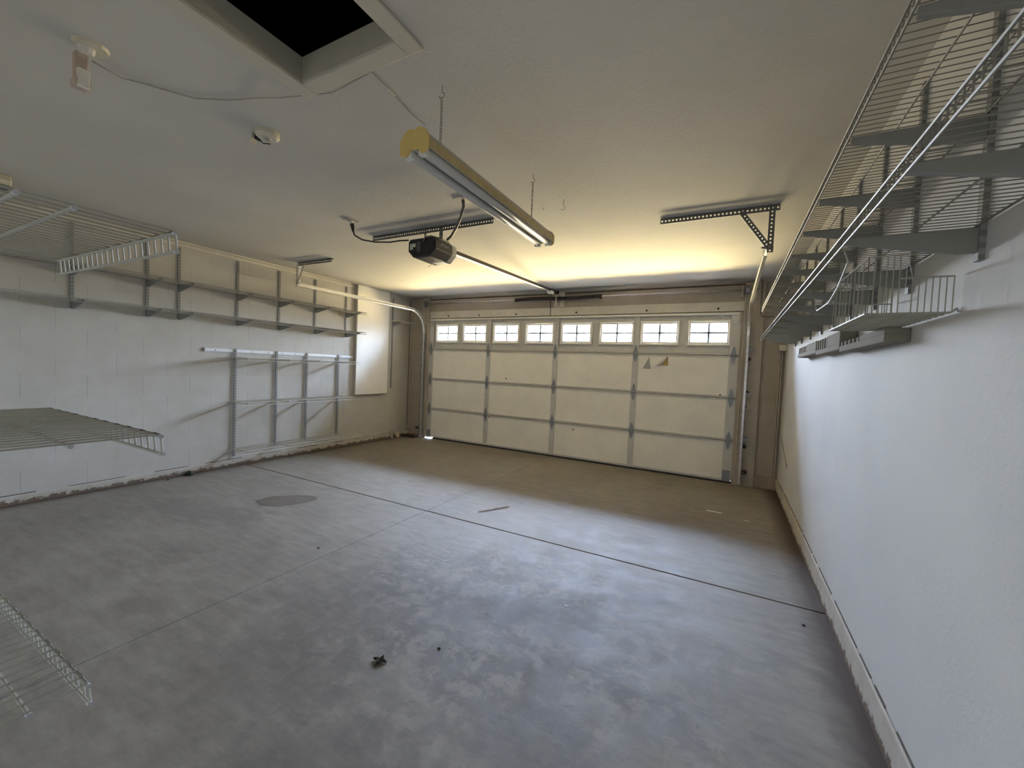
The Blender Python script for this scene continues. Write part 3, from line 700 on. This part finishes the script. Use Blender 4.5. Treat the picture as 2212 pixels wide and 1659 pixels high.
# ------------------------------------------------------------------ wire shelving
def snake(s, pts, r):
    """one welded grid: straight runs joined end to end inside the carrying rods"""
    pts = [Vector(p) for p in pts]; n = len(pts)
    for i in range(n):
        run = (pts[i + 1] - pts[i]) if i % 2 == 0 else (pts[i] - pts[i - 1])
        side = (pts[(i // 2) * 2 + 2] - pts[(i // 2) * 2 + 1]) if (i // 2) * 2 + 2 < n else (pts[(i // 2) * 2] - pts[(i // 2) * 2 - 1])
        a = side.normalized() * r; b_ = run.normalized().cross(side.normalized()); b_ = Vector((abs(b_.x), abs(b_.y), abs(b_.z))).normalized() * r
        s.v += [tuple(pts[i] + a), tuple(pts[i] + b_), tuple(pts[i] - a), tuple(pts[i] - b_)]
    for i in range(n - 1):
        for k in range(4):
            k2 = (k + 1) % 4; s.f.append((i * 4 + k, i * 4 + k2, i * 4 + 4 + k2, i * 4 + 4 + k))
def snake_runs(name, mat, t, runs, r):
    pts = []
    for i, e in enumerate(runs): pts += list(e) if i % 2 == 0 else list(e)[::-1]
    s = MB(); snake(s, pts, r); return s.build(name, mat, t)
def wire_shelf(label, origin, L_, D, ldir, ddir, pitch=.0254, lip=.032, mids=(.5,), wr=.0014, rr=.0032, group=None, mat='white_wire', lip_pitch=None):
    """origin: wall-side start corner at deck height; ldir along the wall, ddir out from it"""
    o = Vector(origin); l = Vector(ldir); d = Vector(ddir); zv = Vector((0, 0, 1))
    t = thing('wire_shelf', label, 'wire shelf', tuple(o), group)
    n = int(L_ / pitch); s = MB(); pts = []
    for i in range(n + 1):
        p = o + l * (i * L_ / n); e = [p, p + d * D]
        pts += e if i % 2 == 0 else e[::-1]
    snake(s, pts, wr); s.build('deck_wires', mat, t)
    s = MB(); pts = []
    for i in range(n + 1):
        p = o + l * (i * L_ / n) + d * D; e = [p, p - zv * lip]
        pts += e if i % 2 == 0 else e[::-1]
    snake(s, pts, wr); s.build('lip_wires', mat, t)
    for nm, off in (('back_rod', d * .004 - zv * .004), ('front_rod', d * (D + .002)), ('lip_rod', d * (D + .002) - zv * lip)):
        MB().tube([o + off, o + off + l * L_], rr, 6).build(nm, mat, t)
    for mfrac in mids:
        off = d * (D * mfrac) - zv * .004
        MB().tube([o + off, o + off + l * L_], rr * .9, 6).build('centre_rod', mat, t)
    return t
def standard(label, x, sgn, y, z0, z1, group):
    w2 = .0125
    s = MB().box(x, y - w2, z0, x + sgn * .013, y + w2, z1)
    o = s.build('shelf_standard', 'standard'); return tag(o, label, 'shelf standard', group)
def bracket(label, x, sgn, y, z, D, group, th=.006, hgt=.075, mat='bracket'):
    s = MB(); xx = x + sgn * .012
    poly = [(xx, y - th, z - .004), (xx + sgn * D, y - th, z - .004), (xx + sgn * D, y - th, z - .022), (xx + sgn * .04, y - th, z - hgt), (xx, y - th, z - hgt)]
    s.prism(poly, (0, 2 * th, 0))
    o = s.build('shelf_bracket', mat, bevel=.0015); return tag(o, label, 'shelf bracket', group)
DA = .31
wire_shelf('upper of two long wire shelves high on the left block wall', (XL + .012, -1.33, 2.068), 4.35, DA, (0, -1, 0), (1, 0, 0), group='long wire shelves on the left block wall')
wire_shelf('lower of two long wire shelves high on the left block wall', (XL + .012, -1.33, 1.768), 4.35, DA, (0, -1, 0), (1, 0, 0), group='long wire shelves on the left block wall')
ysA = [-1.445, -1.975, -2.50, -3.01, -3.597, -3.865, -4.40, -5.0]
for i, y in enumerate(ysA):
    zt = 2.455
    standard('slotted shelf standard high on the left block wall, %s one from the tall white panel' % ORD[i], XL, 1, y, 1.695, zt, 'upper slotted standards on the left wall')
    if i != 5 or True:
        bracket('tapered bracket under the upper long left wire shelf, %s one from the tall white panel' % ORD[i], XL, 1, y, 2.064, DA, 'brackets under the upper left shelf')
        bracket('tapered bracket under the lower long left wire shelf, %s one from the tall white panel' % ORD[i], XL, 1, y, 1.764, DA, 'brackets under the lower left shelf')
# lower group: white hang rail, four standards, three shelves
t = thing('hang_rail', 'white metal hang rail screwed to the left block wall above the low standards', 'hang rail', (XL, -2.33, 1.365))
MB().box(XL, -3.352, 1.372, XL + .012, -1.30, 1.408).build('rail_bar', 'rail', t, bevel=.002)
MB().box(XL, -3.362, 1.366, XL + .016, -3.350, 1.412).build('end_cap', 'standard', t)
for y in (-3.24, -2.83, -2.63, -2.44, -2.27, -2.10, -1.52): MB().tube([(XL + .011, y, 1.389), (XL + .0145, y, 1.389)], .006, 6).build('rail_screw', 'slot', t)
for i, y in enumerate((-1.572, -2.095, -2.526, -3.03)):
    standard('slotted standard below the white hang rail, %s one from the tall white panel' % ORD[i], XL + .012, 1, y, (.20, .185, .175, .12)[i], 1.415, 'low slotted standards on the left wall')
for nm, z, yb in (('top', 1.318, -1.43), ('middle', .792, -1.50), ('bottom', .222, -1.35)):
    wire_shelf('%s of three thin wire shelves below the white hang rail' % nm, (XL + .026, yb, z), -3.12 * -1 + yb, .29, (0, -1, 0), (1, 0, 0), group='thin wire shelves below the hang rail', lip=.034, mat='pale_wire')
    for i, y in enumerate((-1.572, -2.095, -2.526, -3.03)):
        bracket('small bracket under the %s low wire shelf, %s one from the tall white panel' % (nm, ORD[i]), XL + .014, 1, y, z, .275, 'brackets of the low left shelves', th=.003, hgt=.032, mat='pale_wire')
# single standards and little corner shelf beside the tall panel
standard('lone slotted standard between the tall white panel and the garage corner', XL, 1, -.465, .885, 2.44, 'corner standards')
t = wire_shelf('short cream corner shelf beside the left door track', (XL + .012, -.10, 2.055), .42, .20, (0, -1, 0), (1, 0, 0), mids=(), lip=.03, mat='cream')
bracket('bracket under the short cream corner shelf', XL, 1, -.46, 2.05, .19, 'corner brackets')
# tall white panel
t = thing('wall_panel', 'tall plain white panel fixed to the left block wall below the ceiling', 'panel', (XL, -.93, .795))
MB().box(XL + .004, -1.272, .80, XL + .055, -.60, H - .001).build('panel_face', 'panel', t, bevel=.003)
MB().box(XL, -1.285, .79, XL + .045, -1.272, H - .001).build('edge_strip', 'jamb', t)
MB().box(XL, -1.27, .787, XL + .045, -.62, .80).build('bottom_strip', 'jamb', t)
# painted cable stapled along the wall under the panel
o = MB().tube([(XL + .006, -1.62, .77), (XL + .006, -1.45, .775), (XL + .006, -1.29, .785), (XL + .006, -.75, .785)], .005, 6).build('wall_cable', 'cable'); tag(o, 'painted cable clipped to the left wall under the tall white panel', 'cable')
o = MB().tube([(XL + .03, -.055, .2), (XL + .028, -.055, 1.2), (XL + .03, -.06, 2.45)], .006, 6).build('corner_cable', 'conduit'); tag(o, 'thin dark cable running down the left front corner of the garage', 'cable')
# hooked wires on the right wall
o = MB().tube([(XR - .004, -.22, .66), (XR - .012, -.50, .60), (XR - .03, -1.08, .475), (XR - .035, -1.05, .52)], .0022, 5).build('bent_wire', 'redbrown'); tag(o, 'thin bent wire sticking out of the right wall near the garage door', 'wire')

# --- short wire shelves on the back wall, close beside the camera
def back_shelf(label, x0, x1, yf, z, rods, lip=.034):
    t = thing('wire_shelf', label, 'wire shelf', (x0, YB, z), 'short wire shelves on the back wall')
    yb = YB + .004
    n = int((x1 - x0) / .0254); xs = [x0 + .002 + (x1 - x0 - .004) * i / n for i in range(n + 1)]
    snake_runs('deck_wires', 'near_wire', t, [((x, yb, z), (x, yf, z)) for x in xs], .0016)
    snake_runs('lip_wires', 'near_wire', t, [((x, yf + .001, z), (x, yf + .004, z - lip)) for x in xs], .0018)
    for nm, yy, zz, r in [('front_rod', yf, z - .003, .0028), ('lip_rod', yf + .002, z - lip, .0028)] + [('support_rod', q, z - .004, .0028) for q in rods]:
        MB().tube([(x0, yy, zz), (x1, yy, zz)], r, 8).build(nm, 'near_wire', t)
        if nm != 'support_rod' or q > -5.7:
            lab(MB().tube([(x1 - .004, yy, zz), (x1 + .004, yy, zz)], .0038, 8).build('end_cap', 'green_cap', t), 'clear plastic end cap')
    return t
back_shelf('short wire shelf seen from below at the upper left edge', 3.372, 3.930, -5.427, 1.540, (-5.55, -5.605, -5.82))
back_shelf('short wire shelf seen from above at the middle of the left edge', 3.372, 3.922, -5.442, 1.188, (-5.552, -5.70, -5.82))
back_shelf('nearest low wire shelf jutting in at the bottom left corner', 2.95, 3.900, -5.526, .790, (-5.589, -5.648, -5.82))

# --- right wall: two long shelves, standards, brackets
DR = .295
wire_shelf('upper of two long wire shelves along the right wall under the ceiling', (XR - .012, -.84, 2.055), 5.0, DR, (0, -1, 0), (-1, 0, 0), mids=(.30, .62), group='long wire shelves on the right wall', rr=.003, wr=.0015, mat='wire_grey')
wire_shelf('lower of two long wire shelves along the right wall', (XR - .012, -.70, 1.762), 5.14, DR - .01, (0, -1, 0), (-1, 0, 0), pitch=.0254, mids=(.45,), group='long wire shelves on the right wall', rr=.003, wr=.0015, mat='wire_grey')
ysR = [-.86, -1.25, -1.70, -2.147, -2.55, -2.95, -3.36, -3.765, -4.24, -4.72, -5.20]
for i, y in enumerate(ysR):
    standard('slotted standard on the right wall, %s one from the garage door' % ORD[i], XR, -1, y, 1.665, 2.42, 'slotted standards on the right wall')
    bracket('tapered bracket under the upper right wire shelf, %s one from the garage door' % ORD[i], XR, -1, y, 2.050, DR - .012, 'brackets under the upper right shelf', th=.007, hgt=.07)
    bracket('tapered bracket under the lower right wire shelf, %s one from the garage door' % ORD[i], XR, -1, y, 1.757, DR - .012, 'brackets under the lower right shelf', th=.007, hgt=.07)
# small wire basket slung under the lower shelf
t = thing('wire_basket', 'small wire basket slung under the lower right shelf', 'basket', (5.255, -3.97, 1.545))
bx0, bx1, by0, by1, bz0, bz1 = 5.15, 5.345, -4.134, -3.62, 1.545, 1.72
snake_runs('basket_floor', 'near_wire', t, [((bx0, by0 + (by1 - by0) * i / 24, bz0), (bx1, by0 + (by1 - by0) * i / 24, bz0)) for i in range(25)], .0014)
for i in range(3):
    x = bx0 + (bx1 - bx0) * (i + .5) / 3; MB().tube([(x, by0, bz0 - .002), (x, by1, bz0 - .002)], .0022, 4).build('floor_rod', 'near_wire', t)
for y in (by0, by1):
    xs = [bx0 + (bx1 - bx0) * i / 13 for i in range(14)]
    snake_runs('end_wires', 'near_wire', t, [((x, y, bz0), (x, y, bz1 if i < 7 or y > by0 else bz0 + .105)) for i, x in enumerate(xs)], .0016)
    for a, z in ((bx0, bz0), (bx0, bz1), (bx0 + .08, bz0 + .105)):
        MB().tube([(a, y, z), (bx1, y, z)], .0026, 5).build('end_rod', 'near_wire', t)
snake_runs('side_wires', 'near_wire', t, [((bx0, by0 + (by1 - by0) * i / 10, bz0), (bx0, by0 + (by1 - by0) * i / 10, bz1)) for i in range(11)], .0016)
for z in (bz0, bz1): MB().tube([(bx0, by0, z), (bx0, by1, z)], .003, 5).build('side_rod', 'near_wire', t)
MB().tube([(5.343, by0, bz0), (5.352, by0 - .01, bz0 + .01), (5.356, by0 - .012, bz0)], .004, 5).build('basket_hook', 'galv', t)
s = MB().tube([(5.075, -4.20, 1.728), (5.09, -4.18, 1.70), (5.10, -4.0, 1.655), (5.10, -3.87, 1.625), (5.10, -3.64, 1.628), (5.10, -3.60, 1.65)], .0026, 6)
o = s.build('hanging_rod', 'near_wire'); tag(o, 'bent galvanised rod hooked under the lower right shelf beside the basket', 'rod')

# --- slotted tool racks on the right wall
def tool_rack(y0, y1, z0, z1, label):
    """y0 far end, y1 near end"""
    t = thing('tool_rack', label, 'tool rack', (XR, (y0 + y1) / 2, z0), 'white slotted tool racks on the right wall')
    L_ = y0 - y1; ym = y0 - L_ * .52; px = XR - .075
    MB().box(px, y1, z0, XR, y0, z0 + .030).build('lower_rail', 'white_pl', t, bevel=.004)
    MB().box(px, y1, z0 + .028, XR, ym, z1 - .002).build('solid_block', 'white_pl', t, bevel=.004)
    n = 5; seg = (y0 - ym) / n
    for i in range(n):
        a = ym + seg * i + seg * .45
        MB().box(px + .004, a, z0 + .028, XR - .002, a + seg * .45, z1 - .004).build('tine', 'white_pl', t, bevel=.003)
tool_rack(-1.64, -2.44, 1.515, 1.598, 'far white slotted tool rack on the right wall, nearest the garage door')
tool_rack(-2.445, -3.10, 1.500, 1.598, 'middle white slotted tool rack on the right wall')
tool_rack(-3.105, -3.80, 1.485, 1.54, 'near white slotted tool rack on the right wall under the wire basket')
# junction box and conduit in the right front corner
t = thing('junction_box', 'cream junction box high in the right front corner under the shelf end', 'junction box', (5.33, -.09, 1.66))
MB().box(5.285, -.14, 1.662, 5.357, -.002, 1.732).build('box_body', 'cream', t, bevel=.005)
for x in (5.305, 5.325): MB().box(x - .007, -.03, .16, x + .007, -.004, 1.665).build('conduit', 'jamb', t)
# black flex hanging from the shelf ends to the wall
o = MB().tube([(5.075, -.13, 2.49), (5.075, -.13, 2.10), (5.09, -.14, 2.065), (5.14, -.16, 2.05), (5.20, -.2, 2.055)], .006, 6).build('door_wire', 'conduit', smooth=True); tag(o, 'dark wire dropping down the right jamb and curling behind the shelf end', 'wire')
# safety sensors and jamb fittings
for (x, sg, l) in ((-.118, 1, 'small black safety sensor low beside the left door track'), (5.012, -1, 'small black safety sensor low beside the right door track')):
    t = thing('safety_sensor', l, 'sensor', (x, -.09, .16), 'door safety sensors')
    MB().box(x - .028, -.13, .165, x + .028, -.075, .205).build('sensor_body', 'black', t, bevel=.006)
    MB().box(x - .008, -.08, .155, x + .008, -.036, .20).build('mounting_arm', 'dull_steel', t)
    MB().tube([(x - .012 if sg < 0 else x + .012, -.134, .187), (x - .012 if sg < 0 else x + .012, -.128, .187)], .006, 8).build('lens', 'paint_chip', t)
for i, (x, z, l) in enumerate(((4.985, 1.56, 'highest round bolt on the right door jamb'), (4.985, 1.15, 'middle round bolt on the right door jamb above the small outlet'), (4.995, .485, 'lowest round bolt on the right door jamb'))):
    o = MB().tube([(x, -.041, z), (x, -.052, z)], [.026, .020], 12).build('jamb_bolt', 'spring'); tag(o, l, 'bolt', 'round bolts on the right jamb')
t = thing('jamb_outlet', 'small pale outlet on the right door jamb', 'outlet', (4.99, -.045, .95))
MB().box(4.968, -.048, .948, 5.018, -.040, 1.012).build('cover', 'cream', t, bevel=.002)
for z in (.965, .988): MB().box(4.982, -.0495, z, 5.004, -.0475, z + .010).build('socket', 'slot', t)
for i, x in enumerate((.42, 1.05, 1.75, 2.75, 3.75, 4.62)):
    o = MB().tube([(x, -.019, 2.185), (x, -.024, 2.185)], .014, 8).build('header_bolt', 'spring'); tag(o, 'dark bolt head in the header board over the door, %s one from the left' % ORD[i], 'bolt', 'bolts in the header board')

# ------------------------------------------------------------------ things on the floor
def lump(name, mat, cx, cy, r, h, label, cat, seed, z=0, n=10, m_=5):
    rnd = random.Random(seed); s = MB()
    for j in range(m_ + 1):
        f_ = j / m_; rad = r * math.cos(f_ * math.pi / 2) ** .7 if j < m_ else .0005
        for k in range(n):
            a = 2 * math.pi * k / n; q = rad * rnd.uniform(.65, 1.25)
            s.v.append((cx + q * math.cos(a), cy + q * math.sin(a) * .7, z + h * f_ * rnd.uniform(.75, 1.1)))
    for j in range(m_):
        for k in range(n):
            k2 = (k + 1) % n; s.f.append((j * n + k, j * n + k2, (j + 1) * n + k2, (j + 1) * n + k))
    s.f.append(tuple(reversed(range(n)))); s.f.append(tuple(range(m_ * n, m_ * n + n)))
    o = s.build(name, mat); return tag(o, label, cat)
# crumpled leaf
t = thing('dry_leaf', 'crumpled dry dark leaf lying alone on the near floor', 'leaf', (3.489, -4.475, 0))
rnd = random.Random(3)
for j in range(4):
    s = MB(); a0 = j * 1.5 + .3; cx, cy = 3.489 + .008 * math.cos(a0), -4.475 + .008 * math.sin(a0); n = 7
    for i in range(n):
        f_ = i / (n - 1); wv = .011 * math.sin(math.pi * min(.98, max(.04, f_))) ; px = cx + (f_ - .5) * .05 * math.cos(a0); py = cy + (f_ - .5) * .05 * math.sin(a0)
        zz = .002 + .005 * math.sin(f_ * 3 + j) ** 2
        s.v += [(px - wv * math.sin(a0), py + wv * math.cos(a0), zz + .005), (px, py, max(.001, zz - .004)), (px + wv * math.sin(a0), py - wv * math.cos(a0), zz + .006)]
        if i:
            b_ = 3 * i; s.f += [(b_ - 3, b_ - 2, b_ + 1, b_), (b_ - 2, b_ - 1, b_ + 2, b_ + 1)]
    s.build('leaf_fold', 'leaf', t, solid=.001)
lump('dirt_lump', 'leafdark', -.395, -3.505, .05, .045, 'small dark green lump on the floor against the left wall', 'debris', 5)
lump('dirt_lump', 'debris', -.34, -3.72, .014, .012, 'tiny dark crumb on the floor near the left wall', 'debris', 6)
lump('dirt_speck', 'debris', 3.66, -4.27, .009, .008, 'tiny black speck on the floor behind the crumpled leaf', 'debris', 8)
lump('dirt_speck', 'debris', 5.22, -3.10, .010, .008, 'tiny black speck on the floor below the right wall', 'debris', 9)
lump('dirt_speck', 'debris', 2.30, -3.9, .010, .008, 'tiny black speck left of the crossing floor joints', 'debris', 10)
s = MB().tube([(2.835, -2.66, .006), (2.87, -2.61, .008), (2.93, -2.50, .009), (2.97, -2.43, .010), (3.005, -2.375, .007)], [.003, .005, .006, .007, .004], 6)
o = s.build('stick', 'stick'); tag(o, 'thin pale stick lying on the floor beyond the crossing joints', 'stick')
o = MB().box(4.66, -1.335, .001, 4.80, -1.318, .004).build('wood_splinter', 'paint_chip'); tag(o, 'thin pale splinter on the floor near the right end of the door', 'splinter')
o = MB().box(4.98, -1.43, .001, 5.03, -1.42, .003).build('wood_splinter', 'paint_chip'); tag(o, 'shorter pale splinter on the floor closer to the right wall', 'splinter')
lump('paint_flake', 'paint_chip', 4.05, -3.62, .013, .004, 'small white flake on the floor in the near right slab', 'flake', 12)
# swept dirt heap in the left front corner
t = thing('dirt_heap', 'dark heap of leaves and dirt swept into the left front corner', 'debris', (-.28, -.10, 0))
rnd = random.Random(11)
s = MB()
for i in range(70):
    x = rnd.uniform(-.42, -.16); y = rnd.uniform(-.20, -.035); a = rnd.uniform(0, 6.3); L_ = rnd.uniform(.015, .05); z = rnd.uniform(.003, .05) * (1 - abs(x + .29) / .2)
    z = max(.003, z)
    s.tube([(x, y, z), (x + L_ * math.cos(a), min(-.032, y + L_ * math.sin(a)), z + rnd.uniform(-.002, .015))], rnd.uniform(.003, .008), 5)
s.build('leaf_litter', 'debris', t)
s = MB(); n = 9
for i in range(n + 1):
    for k in range(9):
        s.v.append((-.44 + .30 * i / n, -.21 + .18 * k / 8, .001 + .030 * math.sin(math.pi * i / n) * math.sin(math.pi * (k + .01) / 8.3) * rnd.uniform(.5, 1.2)))
for i in range(n):
    for k in range(8): s.f.append((i * 9 + k, i * 9 + k + 1, i * 9 + 10 + k, i * 9 + 9 + k))
s.build('dirt_mound', 'debris', t)
# pale rag pieces leaning against the wall
def rag(x, y, w2, h, lean, label, seed):
    rnd = random.Random(seed); s = MB(); n = 6
    for j in range(n + 1):
        f_ = j / n; ww = w2 * (.35 + .65 * f_)
        for k in range(7):
            q = k / 6 - .5
            s.v.append((x + lean * f_ + .018 * math.sin(q * 9 + seed), y + q * ww + .008 * math.sin(f_ * 5), .002 + h * f_ * (1 - .25 * abs(q) * (seed % 2))))
    for j in range(n):
        for k in range(6): s.f.append((j * 7 + k, j * 7 + k + 1, j * 7 + 8 + k, j * 7 + 7 + k))
    o = s.build('rag', 'cloth', smooth=True, solid=.004); return tag(o, label, 'rag', 'pale rags in the corner')
rag(-.385, -.46, .06, .12, -.03, 'narrow pale rag standing against the left wall', 3)
rag(-.375, -.335, .13, .10, -.02, 'wider curled pale rag beside the dark corner heap', 4)
